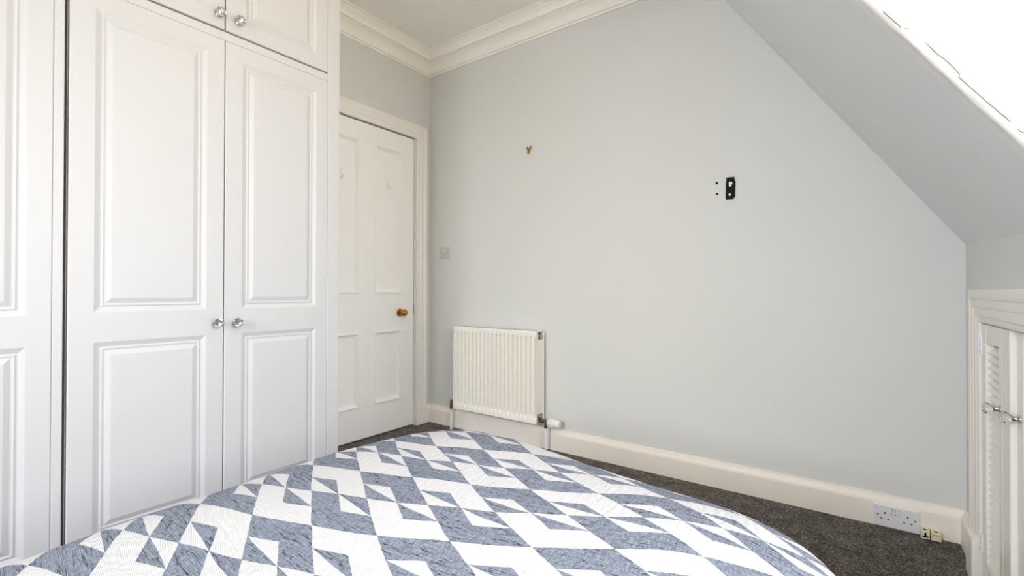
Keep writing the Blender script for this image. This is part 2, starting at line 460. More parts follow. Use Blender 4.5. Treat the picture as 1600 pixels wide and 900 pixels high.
slab(bm, YR - .09, CY2, 0, 1.03)
obj('ceiling_slope', bm, 'slope', kind='structure', smooth=True, angle=30, label='sloping attic ceiling running down to the low wall at right')

# dormer cheek: a vertical side wall with a rough rounded plaster edge
rnd = random.Random(11)
bm = NB()
ns, na = 90, 7
rows = []
for i in range(ns + 1):
    t = tD * 1.02 * i / ns
    wob = 0.0025 * math.sin(i * .9) + 0.002 * math.sin(i * .37 + 1) + rnd.uniform(-.0012, .0012)
    rr = 0.018 + 0.004 * math.sin(i * .23) + wob
    base = slope_pt(CY + .03, t)
    row = [bm.verts.new(slope_pt(CY + .055, t) - nrm * .0002)]
    for k in range(na + 1):
        a = PI / 2 * k / na
        p = slope_pt(CY + rr - rr * math.sin(a), t) + nrm * (rr - rr * math.cos(a)) - nrm * (0.003 * math.sin(a) * (1 - k / na) * 2 + .0004)
        p.y += wob * .4
        row.append(bm.verts.new(p))
    q = row[-1].co + nrm * 0.03; q.y = CY + 0.0005 * math.sin(i * .7)
    row.append(bm.verts.new(q))
    rows.append(row)
for A, B in zip(rows, rows[1:]):
    for k in range(len(A) - 1): bm.faces.new((A[k], A[k + 1], B[k + 1], B[k]))
off = 0.045
P0 = slope_pt(CY, 0) + nrm * off; P1 = slope_pt(CY, tD) + nrm * off
prism(bm, [(P0.x - .01, P0.z), (P1.x, P1.z), (P1.x, DC + .03), (1.3, DC + .03), (1.3, -.05), (XR + .045, -.05)], lambda a, b, d: (a, d, b), CY, CY + .03)
cheek = obj('wall_dormer', bm, 'cheek', recalc=False, smooth=True, angle=40, kind='structure', label='bright white side wall of the dormer with a rough plaster edge')
k0 = CY / 1.25
CRK = [[(0.041, 1.548), (.055, 1.528), (0.070, 1.505)], [(0.077, 1.502), (.09, 1.487), (0.102, 1.471), (.114, 1.453), (0.126, 1.434), (.138, 1.419), (0.149, 1.402), (0.158, 1.385), (0.156, 1.382), (.166, 1.367), (0.176, 1.352), (0.193, 1.327), (0.210, 1.303), (0.222, 1.287), (.226, 1.279)],
       [(0.232, 1.273), (0.238, 1.260), (.243, 1.257), (.26, 1.232), (.275, 1.205)]]
for seg in CRK:
    bm = NB()
    pts = []
    for j, (x, z) in enumerate(seg):
        pts.append(Vector((x * k0, CY - .0004, (z - CAM_H) * k0 + CAM_H)))
    tube(bm, pts, 0.0009, 5)
    obj('paint_crack', bm, 'crack', cheek, label='hairline crack in the paint beside the dormer edge')

bm = NB()
prism(bm, [(slope_pt(CY2, 0).x - .01, 1.0), (slope_pt(CY2, tD).x - .01, DC + .03), (1.3, DC + .03), (1.3, -.05), (XR, -.05)], lambda a, b, d: (a, d, b), CY2 - .03, CY2)
obj('wall_dormer_far', bm, 'cheek', kind='structure')
bm = NB(); box(bm, slope_x(DC) - .02, 1.3, CY2 - .05, CY + .05, DC, DC + .08)
obj('ceiling_dormer', bm, 'ceiling', kind='structure')

# low eaves wall with the cupboard opening
EY0, EY1, EZ1 = 1.335, 2.171, 0.867
bm = NB()
prism(bm, [(CY, -.05), (EY0, -.05), (EY0, EZ1), (EY1, EZ1), (EY1, -.05), (YB + .1, -.05), (YB + .1, 1.17), (CY, 1.11)],
      lambda a, b, d: (d, a, b), XR, XR + .09)
obj('wall_right', bm, 'wall', kind='structure', label='low pale grey eaves wall above the louvred cupboard')
bm = NB(); box(bm, XR, XR + .09, YR - .1, CY2, -.05, 1.12)
obj('wall_right_rear', bm, 'wall', kind='structure')
WS = 0.82
bm = NB(); box(bm, 1.2, 1.3, CY2 - .03, CY + .03, -.05, WS); obj('wall_window', bm, 'wall', kind='structure')

# dormer window
win = thing('window_1', (1.2, .48, WS), kind='structure')
bm = NB()
for y0, y1, z0, z1 in ((CY2, CY, WS, WS + .07), (CY2, CY, 2.28, DC), (CY2, CY2 + .07, WS + .07, 2.28), (CY - .07, CY, WS + .07, 2.28), (.455, .51, WS + .07, 2.28)):
    box(bm, 1.20, 1.27, y0, y1, z0, z1, .004, 1)
obj('window_frame', bm, 'trim', win)
for y0, y1 in ((CY2 + .07, .455), (.51, CY - .07)):
    bm = NB(); box(bm, 1.23, 1.234, y0, y1, WS + .07, 2.28); obj('pane', bm, 'pane', win)
bm = NB(); box(bm, 1.06, 1.21, CY2, CY, WS - .03, WS + .005, .006, 2); obj('window_sill', bm, 'trim', win)

# ------------------------------------------------------------------ cornice
CP = [(0, 2.53), (0, 2.548), (.009, 2.548), (.012, 2.551), (.012, 2.558), (.0085, 2.5595), (.0085, 2.5615), (.017, 2.562), (.020, 2.565), (.020, 2.570), (.016, 2.572), (.018, 2.575), (.022, 2.582), (.026, 2.592), (.034, 2.604), (.044, 2.613),
      (.056, 2.620), (.066, 2.6235), (.066, 2.6275), (.083, 2.6275), (.086, 2.632), (.087, 2.646), (.084, 2.6485), (.085, 2.651), (.091, 2.657), (.095, 2.662), (.101, 2.6655), (.101, 2.668), (.106, 2.670), (.107, 2.677), (.104, 2.6785), (.111, 2.680), (.116, 2.683),
      (.122, 2.6845), (.122, 2.692), (-.01, 2.692), (-.01, 2.53)]
CP[0] = (-.01, 2.548); CP = CP[:1] + CP[1:-2] + [(-.01, 2.692)]
CP = [(-.01, 2.546)] + CP[1:]
bm = NB()
sweep(bm, CP, [lambda p, z: (XL + p, YB - p, z), lambda p, z: (slope_x(z), YB - p, z)])
obj('trim_1', bm, 'ceiling', kind='structure', label='moulded plaster cornice along the top of the back wall')
bm = NB()
sweep(bm, CP, [lambda p, z: (XL + p, YB - p, z), lambda p, z: (XL + p, 1.352, z)])
obj('trim_2', bm, 'ceiling', kind='structure', label='moulded plaster cornice above the panelled door')

# ------------------------------------------------------------------ skirting boards
SH = 0.1335
SP = [(-.004, FZ - .01), (.020, FZ - .01), (.020, SH - .032), (.0185, SH - .029), (.0185, SH - .026), (.0165, SH - .022), (.012, SH - .014), (.0105, SH - .009), (.009, SH - .006), (.009, SH - .002), (.006, SH), (-.004, SH)]
bm = NB()
sweep(bm, SP, [lambda p, z: (XL + max(p, 0), YB - p, z), lambda p, z: (XR - max(p, 0), YB - p, z)])
obj('baseboard_back', bm, 'skirting', kind='structure', label='white moulded skirting board along the back wall')
bm = NB()
sweep(bm, SP, [lambda p, z: (XR - p, YB - max(p, 0), z), lambda p, z: (XR - p, 2.276, z)])
obj('baseboard_right', bm, 'skirting', kind='structure', label='short white skirting return beside the louvred cupboard')
bm = NB()
sweep(bm, SP, [lambda p, z: (XL + p, YB - max(p, 0), z), lambda p, z: (XL + p, 2.458, z)])
obj('baseboard_left', bm, 'skirting', kind='structure', label='tiny skirting piece between door frame and room corner')

# ------------------------------------------------------------------ panelled door
door = thing('door_1', (XL, DY1, FZ), kind='structure', label='white four panelled door with brass knob in the corner')
fnL = lambda u, z, d: (XL - .004 + d, u, z)
bm = NB()
pan = [(1.655, 1.885, .9480, 1.937), (2.005, 2.236, .9480, 1.937), (1.655, 1.885, .2170, .6980), (2.005, 2.236, .2170, .6980)]
panel_leaf(bm, DY0 + .004, DY1 - .0015, .014, DZ1 - .010, .035, pan,
           [(0, 0), (.0015, .006), (.005, .009), (.010, .009), (.014, .004), (.019, -.003), (.022, -.0035), (.024, -.012), (.028, -.0125)], fnL, edge=.002)
obj('door_leaf', bm, 'door', door)
bm = NB()
for a in ((DY0 - .0, DY0 + .02, 0, DZ1), (DY1 - .02, DY1, 0, DZ1), (DY0, DY1, DZ1 - .03, DZ1)):
    box(bm, XL - .10, XL - .042, a[0], a[1], max(a[2], FZ), a[3])
box(bm, XL - .14, XL - .12, DY0 - .02, DY1 + .02, FZ, DZ1 + .02)  # unseen backing panel added to keep outside light out of the door gaps
obj('lining_and_light_block', bm, 'carcass', door)
bm = NB()
lathe(bm, (XL - .004, 2.222, .8155), (1, 0, 0), [(0, .029), (.003, .029), (.006, .026), (.007, .012), (.020, .0095), (.030, .011), (.034, .018), (.040, .0235), (.048, .0255), (.056, .0235), (.062, .017), (.065, .008), (.0655, 0)], 28)
obj('door_knob', bm, 'brass', door, smooth=True, angle=50, label='polished brass door knob')
bm = NB(); box(bm, XL - .02, XL - .0015, DY1 - .004, DY1 + .001, .80, .87)
obj('lock_keep', bm, 'nickel', door)

# architrave around the door
AP = [(0, -.003), (0, .016), (.006, .019), (.012, .017), (.020, .016), (.030, .016), (.034, .019), (.052, .019), (.056, .016), (.070, .016), (.076, .020), (.086, .024), (.094, .022), (.096, .018), (.096, -.003)]
arch = thing('trim_3', (XL, DY1, FZ), kind='structure', label='white moulded door frame around the panelled door')
for nm, ends in (('frame_jamb', [lambda w_, d: (XL + d, DY1 + .012 + w_, .138), lambda w_, d: (XL + d, DY1 + .012 + w_, DZ1 - .002 + w_)]),
                 ('frame_head', [lambda w_, d: (XL + d, DY1 + .012 + w_, DZ1 - .002 + w_), lambda w_, d: (XL + d, DY0 - .012 - w_, DZ1 - .002 + w_)]),
                 ('frame_jamb', [lambda w_, d: (XL + d, DY0 - .012 - w_, .138), lambda w_, d: (XL + d, DY0 - .012 - w_, DZ1 - .002 + w_)])):
    bm = NB(); sweep(bm, AP, ends); obj(nm, bm, 'trim', arch)
bm = NB(); box(bm, XL - .002, XL + .027, DY1 + .008, DY1 + .110, FZ - .004, .138, .003, 2); obj('plinth_block', bm, 'trim', arch)
bm = NB(); box(bm, XL - .002, XL + .027, DY0 - .110, DY0 - .008, FZ - .004, .138, .003, 2); obj('plinth_block', bm, 'trim', arch)

# ================================================================== FITTED WARDROBES
XW = -2.0
WPROF = [(a_, b_ * .8) for a_, b_ in [(0, 0), (.0015, -.0005), (.015, -.007), (.018, -.0075), (.020, -.0065), (.0215, -.0045), (.024, -.0045), (.026, -.006), (.030, -.0065), (.044, -.0005), (.046, 0)]]
def cut_knob(origin, axis, parent, r=.018, name='knob'):
    o = Vector(origin); x, y, d = frame_of(axis)
    bm = NB()
    lathe(bm, o, axis, [(0, .011), (.003, .011), (.005, .007), (.010, .0055), (.013, .008), (.0155, .010)], 18)
    obj('knob_base', bm, 'chrome', parent, smooth=True, angle=40, label='chrome knob collar')
    bm = NB()
    n = 8
    lathe(bm, o, axis, [(.0156, .009), (.020, r * .86), (.026, r)], n, phase=0)
    bm.free(); bm = NB()
    def ring(t, rad, ph): return [bm.verts.new(o + d * t + (x * math.cos(2 * PI * (k + ph) / n) + y * math.sin(2 * PI * (k + ph) / n)) * rad) for k in range(n)]
    R = [ring(.0158, .0088, 0), ring(.0215, r * .90, .5), ring(.0285, r, 0), ring(.0345, r * .80, .5), ring(.038, r * .48, 0)]
    bm.faces.new(R[0]); bm.faces.new(R[-1])
    for i, (A, B) in enumerate(zip(R, R[1:])):
        s = 0 if i % 2 == 0 else 1
        for k in range(n):
            k2 = (k + 1) % n
            if s == 0: bm.faces.new((A[k], A[k2], B[k])); bm.faces.new((A[k2], B[k2], B[k]))
            else: bm.faces.new((A[k], B[k2], B[k])); bm.faces.new((A[k], A[k2], B[k2]))
    obj(name, bm, 'glass', parent, label='faceted clear glass knob')

fnW = lambda u, z, d: (XW + d, u, z)
def wardrobe_door(parent, name, y0, y1, z0, z1, panels, knob=None):
    bm = NB(); panel_leaf(bm, y0, y1, z0, z1, .020, panels, WPROF, fnW, edge=.003)
    o = obj(name, bm, 'wardrobe', parent)
    if knob: cut_knob((XW, knob[0], knob[1]), (1, 0, 0), o)
    return o
ZU = 0.8945; ZL = 0.7975; ZT = 1.886
wr = thing('fitted_wardrobe', (-2.29, .86, FZ), 'tall white fitted wardrobe with two panelled doors and glass knobs beside the door', 'wardrobe')
bm = NB(); box(bm, XL + .002, XW - .0215, .386, 1.340, FZ + .002, ZC - .004); obj('carcass', bm, 'carcass', wr)
bm = NB(); box(bm, XW - .021, XW, 1.2873, 1.348, FZ + .002, ZC - .004, .002, 1); box(bm, XL + .03, XW - .021, 1.340, 1.348, FZ + .002, 2.54); obj('end_panel', bm, 'wardrobe', wr)
bm = NB(); box(bm, XW - .021, XW - .001, .3885, 1.2870, 1.9443, 1.9765, .0015, 1); obj('rail', bm, 'wardrobe', wr)
bm = NB(); box(bm, XW - .021, XW - .001, .3885, 1.2875, FZ + .002, .098, .0015, 1); obj('plinth', bm, 'wardrobe', wr)
bm = NB(); box(bm, XW - .021, XW - .001, .3885, 1.2875, 2.602, ZC - .004, .0015, 1); obj('top_filler', bm, 'wardrobe', wr)
wardrobe_door(wr, 'door', .3875, .8402, .101, 1.944, [(.450, .779, ZU, ZT), (.450, .779, .165, ZL)], (.812, .843))
wardrobe_door(wr, 'door', .8430, 1.2870, .101, 1.944, [(.9065, 1.229, ZU, ZT - .006), (.9065, 1.229, .165, ZL)], (.8845, .842))
wardrobe_door(wr, 'cupboard_door', .3875, .8390, 1.9835, 2.600, [(.450, .779, 2.047, 2.535)], (.8145, 2.036))
wardrobe_door(wr, 'cupboard_door', .8435, 1.2870, 1.9835, 2.600, [(.9165, 1.226, 2.047, 2.535)], (.8875, 2.036))

wl = thing('fitted_wardrobe', (-2.29, -.12, FZ), 'white fitted wardrobe unit cut off by the left edge of the photo', 'wardrobe')
bm = NB(); box(bm, XL + .002, XW - .0215, -.60, .375, FZ + .002, ZC - .004); obj('carcass', bm, 'carcass', wl)
bm = NB(); box(bm, XW - .021, XW, .3523, .3765, FZ + .002, ZC - .004, .002, 1); obj('stile', bm, 'wardrobe', wl)
wardrobe_door(wl, 'door', -.098, .3520, .101, 1.944, [(-.040, .295, .888, ZT), (-.040, .295, .165, .796)], (-.06, .843))
wardrobe_door(wl, 'door', -.550, -.1015, .101, 1.944, [(-.49, -.165, .888, ZT), (-.49, -.165, .165, .796)], (-.13, .843))
wardrobe_door(wl, 'cupboard_door', -.098, .3520, 1.9835, 2.600, [(-.040, .295, 2.047, 2.535)])
wardrobe_door(wl, 'cupboard_door', -.550, -.1015, 1.9835, 2.600, [(-.49, -.165, 2.047, 2.535)])
bm = NB(); box(bm, XW - .021, XW - .001, -.60, .3520, 1.9443, 1.9765, .0015, 1); obj('rail', bm, 'wardrobe', wl)
bm = NB(); box(bm, XW - .021, XW - .001, -.60, .3520, FZ + .002, .098, .0015, 1); obj('plinth', bm, 'wardrobe', wl)

# ================================================================== EAVES CUPBOARD
cup = thing('eaves_cupboard', (XR, 1.75, FZ), 'low white louvred cupboard with glass knobs in the eaves wall', 'cupboard')
CPF = [(0, .025), (0, -.004), (.105, -.004), (.105, .013), (.098, .015), (.090, .0155), (.084, .0185), (.078, .019), (.060, .019), (.056, .0215), (.050, .022), (.034, .022), (.030, .0245), (.022, .026), (.010, .026), (.004, .0255)]
# w_ measured inward from the outer edge
O_Y, O_Z = 2.276, .9735
for nm, ends in (('frame_jamb', [lambda w_, d: (XR - d, O_Y - w_, .150), lambda w_, d: (XR - d, O_Y - w_, O_Z - w_)]),
                 ('frame_head', [lambda w_, d: (XR - d, O_Y - w_, O_Z - w_), lambda w_, d: (XR - d, EY0 - .105 + w_, O_Z - w_)]),
                 ('frame_jamb', [lambda w_, d: (XR - d, EY0 - .105 + w_, FZ), lambda w_, d: (XR - d, EY0 - .105 + w_, O_Z - w_)])):
    bm = NB(); sweep(bm, CPF, ends); obj(nm, bm, 'trim', cup)
bm = NB(); box(bm, XR - .033, XR + .01, 2.172, 2.276, FZ - .004, .152, .003, 2); obj('plinth_block', bm, 'trim', cup)
bm = NB()
box(bm, XR + .30, XR + .32, EY0 - .02, EY1 + .02, FZ, .90); box(bm, XR + .09, XR + .32, EY0 - .04, EY0 - .02, FZ, .90)
box(bm, XR + .09, XR + .32, EY1 + .02, EY1 + .04, FZ, .90); box(bm, XR + .09, XR + .32, EY0 - .04, EY1 + .04, .90, .92)
obj('lining', bm, 'carcass', cup)
bm = NB(); box(bm, .322, .348, 1.800, 1.884, FZ + .002, .865, .002, 1); obj('mullion', bm, 'trim', cup)

def louvre(name, xf, y0, y1, z0, z1, st_l, st_r, rail_t, rail_b):
    d = thing_part = None
    bm = NB()
    box(bm, xf, xf + .022, y1 - st_l, y1, z0, z1, .002, 1)      # hinge stile
    box(bm, xf, xf + .022, y0, y0 + st_r, z0, z1, .002, 1)
    box(bm, xf + .001, xf + .021, y0 + st_r, y1 - st_l, z1 - rail_t, z1, .001, 1)
    box(bm, xf + .001, xf + .021, y0 + st_r, y1 - st_l, z0, z0 + rail_b, .001, 1)
    o = obj(name, bm, 'trim', cup)
    pitch = .0237; n = int((z1 - rail_t - z0 - rail_b) / pitch)
    sb = NB(); L_ = (y1 - st_l) - (y0 + st_r) - .001
    box(sb, -.0135, .0135, -L_ / 2, L_ / 2, -.0028, .0028, .0012, 1)
    bmesh.ops.rotate(sb, verts=sb.verts, cent=(0, 0, 0), matrix=Matrix.Rotation(math.radians(-42), 3, 'Y'))
    first = None
    for k in range(n):
        if first is None: s_ = obj('slat', sb, 'trim', o); first = s_
        else:
            s_ = first.copy(); COL.objects.link(s_); s_.parent = o
        s_.matrix_parent_inverse = Matrix.Identity(4)
        s_.location = (xf + .0155, (y0 + st_r + y1 - st_l) / 2, z0 + rail_b + pitch * (k + .5))
    return o
d1 = louvre('louvred_door', .3225, 1.889, 2.1655, .016, .864, .062, .040, .058, .092)
cut_knob((.3225, 1.912, .633), (-1, 0, 0), d1, r=.0165)
for z in (.792, .150):
    bm = NB(); box(bm, .317, .3235, 2.152, 2.1725, z - .028, z + .028, .001, 1); rod(bm, (.3165, 2.1675, z - .028), (.3165, 2.1675, z + .028), .0032, 10)
    h = obj('hinge', bm, 'plastic', d1)
    for zz in (-.018, 0, .018):
        bm = NB(); rod(bm, (.3172, 2.158, z + zz), (.3163, 2.158, z + zz), .0026, 8); obj('screw', bm, 'nickel', d1)
d2 = louvre('louvred_door', .3345, 1.342, 1.796, .016, .862, .060, .060, .058, .092)
cut_knob((.3345, 1.772, .637), (-1, 0, 0), d2, r=.0165)

# ================================================================== RADIATOR
RX0, RX1, RZ0, RZ1, RYF, RYB = -2.2235, -1.5565, .170, .7265, 2.380, 2.476
rad = thing('radiator', ((RX0 + RX1) / 2, 2.43, RZ0), 'white ribbed panel radiator mounted on the back wall', 'radiator')
def ribbed(bm, y, sgn, depth=.021, ncol=20, sub=14):
    W = RX1 - RX0; mx = .007
    xs = [RX0] + [RX0 + mx + (W - 2 * mx) * k / (ncol * sub) for k in range(ncol * sub + 1)] + [RX1]
    zt = [(RZ0 + .006, 0), (RZ0 + .034, 0), (RZ0 + .038, .12), (RZ0 + .043, .6), (RZ0 + .049, .95), (RZ0 + .056, 1), (RZ1 - .052, 1), (RZ1 - .045, .95), (RZ1 - .039, .6), (RZ1 - .034, .12), (RZ1 - .030, 0), (RZ1 - .005, 0)]
    def g(x):
        ph = ((x - RX0 - mx) / (W - 2 * mx) * ncol) % 1.0
        v = .5 + .5 * math.cos(2 * PI * ph)          # 1 at the groove
        return min(1.0, max(0.0, (v - .42) * 3.0))
    rows = [[bm.verts.new((x, y + sgn * depth * m * (g(x) if RX0 < x < RX1 else 0), z)) for x in xs] for z, m in zt]
    for A, B in zip(rows, rows[1:]):
        for k in range(len(xs) - 1): bm.faces.new((A[k], A[k + 1], B[k + 1], B[k]))
    # rolled rim
    back = [bm.verts.new((v.co.x, y + sgn * .024, v.co.z)) for v in (rows[0][0], rows[0][-1], rows[-1][-1], rows[-1][0])]
    bm.faces.new(back)
    bm.faces.new(rows[0] + [back[1], back[0]]); bm.faces.new(rows[-1] + [back[2], back[3]])
    bm.faces.new([r[0] for r in rows] + [back[3], back[0]]); bm.faces.new([r[-1] for r in rows] + [back[2], back[1]])
bm = NB(); ribbed(bm, RYF, 1); obj('front_panel', bm, 'rad', rad, smooth=True, angle=35)
bm = NB(); box(bm, RX0, RX1, RYB - .014, RYB, RZ0 + .006, RZ1 - .005, .004, 2); obj('back_panel', bm, 'rad', rad)
bm = NB()
box(bm, RX0 + .002, RX1 - .002, RYF + .004, RYB - .004, RZ1 - .006, RZ1, .0025, 2)
top = obj('top_grille', bm, 'rad', rad)
for k in range(26):
    x = RX0 + .03 + k * .0243
    sb = NB() if k == 0 else None
    if k == 0:
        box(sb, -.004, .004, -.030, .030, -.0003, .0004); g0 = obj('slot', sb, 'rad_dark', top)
        s_ = g0
    else:
        s_ = g0.copy(); COL.objects.link(s_); s_.parent = top
    s_.matrix_parent_inverse = Matrix.Identity(4); s_.location = (x, (RYF + RYB) / 2, RZ1)
for nm, x0, x1 in (('side_panel', RX1 - .008, RX1 - .0015), ('side_panel', RX0 + .0015, RX0 + .008)):
    bm = NB(); box(bm, x0, x1, RYF + .014, RYB - .014, RZ0 + .055, RZ1 - .052, .002, 1); obj(nm, bm, 'rad', rad)
bm = NB(); box(bm, RX0 + .006, RX1 - .006, RYF + .002, RYF + .016, RZ0 + .001, RZ0 + .007, .002, 1); obj('bottom_seam', bm, 'rad', rad)
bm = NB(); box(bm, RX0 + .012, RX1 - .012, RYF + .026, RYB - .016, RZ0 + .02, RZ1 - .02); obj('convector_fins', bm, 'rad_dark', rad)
for zz in (RZ1 - .034, RZ0 + .042):
    bm = NB(); lathe(bm, (RX1 - .016, RYF + .045, zz), (1, 0, 0), [(0, .013), (.010, .013), (.0105, .011), (.016, .010), (.0165, .005), (.022, .005)], 6)
    obj('end_plug', bm, 'chrome', rad)
bm = NB(); rod(bm, (RX1 - .02, RYF + .06, RZ1 - .022), (RX1 - .002, RYF + .06, RZ1 - .022), .006, 8); obj('air_vent', bm, 'old_brass', rad)
PY = 2.432
# left lock-shield valve and tail
bm = NB()
lathe(bm, (-2.2905, PY, .150), (0, 0, 1), [(0, .009), (.010, .011), (.012, .009), (.030, .010), (.034, .012), (.046, .012), (.050, .008), (.064, .008)], 12)
rod(bm, (-2.2905, PY, .186), (-2.212, PY, .186), .009, 10)
obj('lockshield_valve', bm, 'old_brass', rad, smooth=True, angle=40, label='dull brass lockshield valve')
bm = NB(); rod(bm, (-2.2915, PY, FZ + .001), (-2.2905, PY, .152), .0075, 14); obj('pipe', bm, 'plastic', rad, smooth=True, angle=40)
# right thermostatic valve
VX = -1.5185
bm = NB()
lathe(bm, (RX1 - .012, PY, .187), (1, 0, 0), [(0, .009), (.010, .009), (.011, .013), (.022, .013), (.023, .010), (.034, .0105), (.052, .011), (.058, .014), (.064, .015)], 14)
lathe(bm, (VX, PY, .146), (0, 0, 1), [(0, .010), (.003, .012), (.014, .012), (.016, .009), (.036, .009)], 10)
obj('valve_body', bm, 'old_brass', rad, smooth=True, angle=40, label='dull brass valve body')
bm = NB()
lathe(bm, (-1.502, PY, .1815), (1, 0, 0), [(0, .017), (.001, .021), (.012, .0235), (.040, .0255), (.046, .026), (.050, .0245), (.064, .025), (.074, .0235), (.081, .017), (.083, .006), (.0832, 0)], 24)
for k in range(10):
    a = 2 * PI * k / 10
    rod(bm, (-1.495, PY + .0235 * math.cos(a), .1815 + .0235 * math.sin(a)), (-1.463, PY + .0255 * math.cos(a), .1815 + .0255 * math.sin(a)), .0020, 6)
obj('thermostat_head', bm, 'plastic', rad, smooth=True, angle=45)
bm = NB(); rod(bm, (VX, PY, FZ + .001), (VX, PY, .147), .0078, 14); obj('pipe', bm, 'plastic', rad, smooth=True, angle=40)
for x in (-2.05, -1.73):
    bm = NB(); box(bm, x - .02, x + .02, RYB - .002, YB, .30, .60); obj('wall_mount', bm, 'plastic', rad)

# small wire loop sticking up behind the radiator
bm = NB()
tube(bm, [(-2.146 + .018 * (1 - math.cos(PI * k / 14)), 2.4885, .70 + (.095 * math.sin(PI * k / 14) if 0 else .100 * (1 - abs(math.cos(PI * k / 14)) ** 3))) for k in range(15)], .0018, 8)
obj('wire_loop', bm, 'plastic', label='thin white wire loop poking up behind the radiator top', cat='wire')

# ================================================================== WALL FITTINGS
def plate_xz(bm, poly, y0, y1, mat=0): prism(bm, poly, lambda a, b, d: (a, d, b), y0, y1, mat)

# flex outlet plate
fp = thing('wall_plate', (-2.421, YB, 1.2425), 'small square white wall plate with two screws above the radiator', 'wall plate')
bm = NB(); box(bm, -2.464, -2.378, YB - .009, YB, 1.1995, 1.2855, .003, 2); obj('cover', bm, 'plate', fp)
for x in (-2.451, -2.391):
    bm = NB(); lathe(bm, (x, YB - .0088, 1.2425), (0, -1, 0), [(0, .0038), (.0012, .0036), (.0016, .002)], 12); obj('screw', bm, 'nickel', fp)
bm = NB(); tube(bm, [(-2.421 + .010 * math.cos(PI + PI * k / 10), YB - .0092, 1.236 + .010 * math.sin(PI + PI * k / 10)) for k in range(11)], .0013, 6); obj('cable_notch', bm, 'grey_mark', fp)

# picture hook
ph = thing('picture_hook', (-1.687, YB, 1.857), 'small brass picture hook left on the bare wall', 'hook')
bm = NB()
tube(bm, [(-1.687, YB - .003, 1.869), (-1.687, YB - .0035, 1.852), (-1.688, YB - .005, 1.840), (-1.689, YB - .012, 1.836), (-1.689, YB - .016, 1.842), (-1.689, YB - .017, 1.848)], .0042, 10)
tube(bm, [(-1.700, YB - .003, 1.871), (-1.693, YB - .0045, 1.858), (-1.689, YB - .006, 1.846)], .0040, 8)
tube(bm, [(-1.673, YB - .003, 1.874), (-1.680, YB - .0045, 1.860), (-1.687, YB - .006, 1.846)], .0040, 8)
obj('hook_body', bm, 'brass', ph, smooth=True)
for x, z in ((-1.699, 1.871), (-1.674, 1.874)):
    bm = NB(); lathe(bm, (x, YB, z), (.15, -1, .3), [(0, .0025), (.009, .0025), (.010, .0055), (.013, .005), (.0135, 0)], 10); obj('nail', bm, 'old_brass', ph)

# black steel bracket
bx, bz = -.5055, 1.4665
br = thing('wall_bracket', (bx, YB, bz), 'small black steel bracket plate screwed to the back wall', 'bracket')
def rot2(p, a=math.radians(-1.5)): return (bx + p[0] * math.cos(a) - p[1] * math.sin(a), bz + p[0] * math.sin(a) + p[1] * math.cos(a))
bm = NB(); plate_xz(bm, [rot2(p) for p in [(-.0215, -.045), (.0195, -.045), (.0220, -.041), (.0220, .033), (.0195, .037), (-.0195, .037), (-.0215, .034)]], YB - .004, YB - .0005); obj('plate', bm, 'black', br)
bm = NB(); plate_xz(bm, [rot2(p) for p in [(-.0180, .0365), (.0165, .0365), (.0165, .054), (-.0180, .054)]], YB - .013, YB - .0005); obj('upper_tab', bm, 'black', br)
bm = NB(); plate_xz(bm, [rot2(p) for p in [(-.0185, -.0525), (.0150, -.0525), (.0150, -.0448), (-.0185, -.0448)]], YB - .008, YB - .0005); obj('lower_tab', bm, 'black', br)
for (px, pz, r) in ((.000, .026, .0088), (-.002, -.0285, .0058)):
    x, z = rot2((px, pz))
    bm = NB(); lathe(bm, (x, YB - .0038, z), (0, -1, 0), [(0, r), (.0016, r * .95), (.0026, r * .7), (.0026, r * .25), (.0018, 0)], 20); obj('screw', bm, 'plastic', br, smooth=True, angle=40)
x, z = rot2((-.001, .016))
bm = NB(); lathe(bm, (x, YB - .0036, z), (0, -1, 0), [(0, .0064), (.0012, .006), (.0013, 0)], 16); obj('slot_cover', bm, 'plastic', br)

for i, (x, z, lab) in enumerate(((-.5686, 1.5029, 'upper drilled hole with brown plug beside the black bracket'), (-.5672, 1.4488, 'lower drilled hole with brown plug beside the black bracket'))):
    t = thing('wall_plug', (x, YB, z), lab, 'wall plug', 'wall plugs beside the black bracket')
    bm = NB(); r = .0062 if i == 0 else .0056
    lathe(bm, (x, YB - .0002, z), (0, -1, 0), [(0, r), (.0012, r * .92), (.0014, r * .72), (.0004, r * .70)], 16); obj('rim', bm, 'plug', t)
    bm = NB(); lathe(bm, (x, YB - .0001, z), (0, -1, 0), [(0, r * .72), (.0009, r * .71), (.0009, 0)], 14); obj('hole', bm, 'slot', t)

# adhesive hooks on the door
XD = XL - .004
for (y, z, lab) in ((1.757, 1.6925, 'white stick-on hook on the door panel nearest the wardrobe'), (2.122, 1.688, 'white stick-on hook on the door panel nearest the corner')):
    xb = XD - .0125
    t = thing('stick_on_hook', (xb, y, z), lab, 'hook', 'stick-on hooks on the door')
    bm = NB()
    prism(bm, [(y + .0150 * math.cos(a), z + .034 * math.sin(a)) for a in [2 * PI * k / 28 for k in range(28)]], lambda a, b, d: (d, a, b), xb, xb + .0045)
    obj('backplate', bm, 'hook_plastic', t)
    bm = NB()
    tube(bm, [(xb + .004, y, z + .006), (xb + .006, y, z - .012), (xb + .012, y, z - .026), (xb + .021, y, z - .028), (xb + .025, y, z - .018), (xb + .0255, y, z - .010)], .0045, 10)
    obj('hook', bm, 'hook_plastic', t, smooth=True)

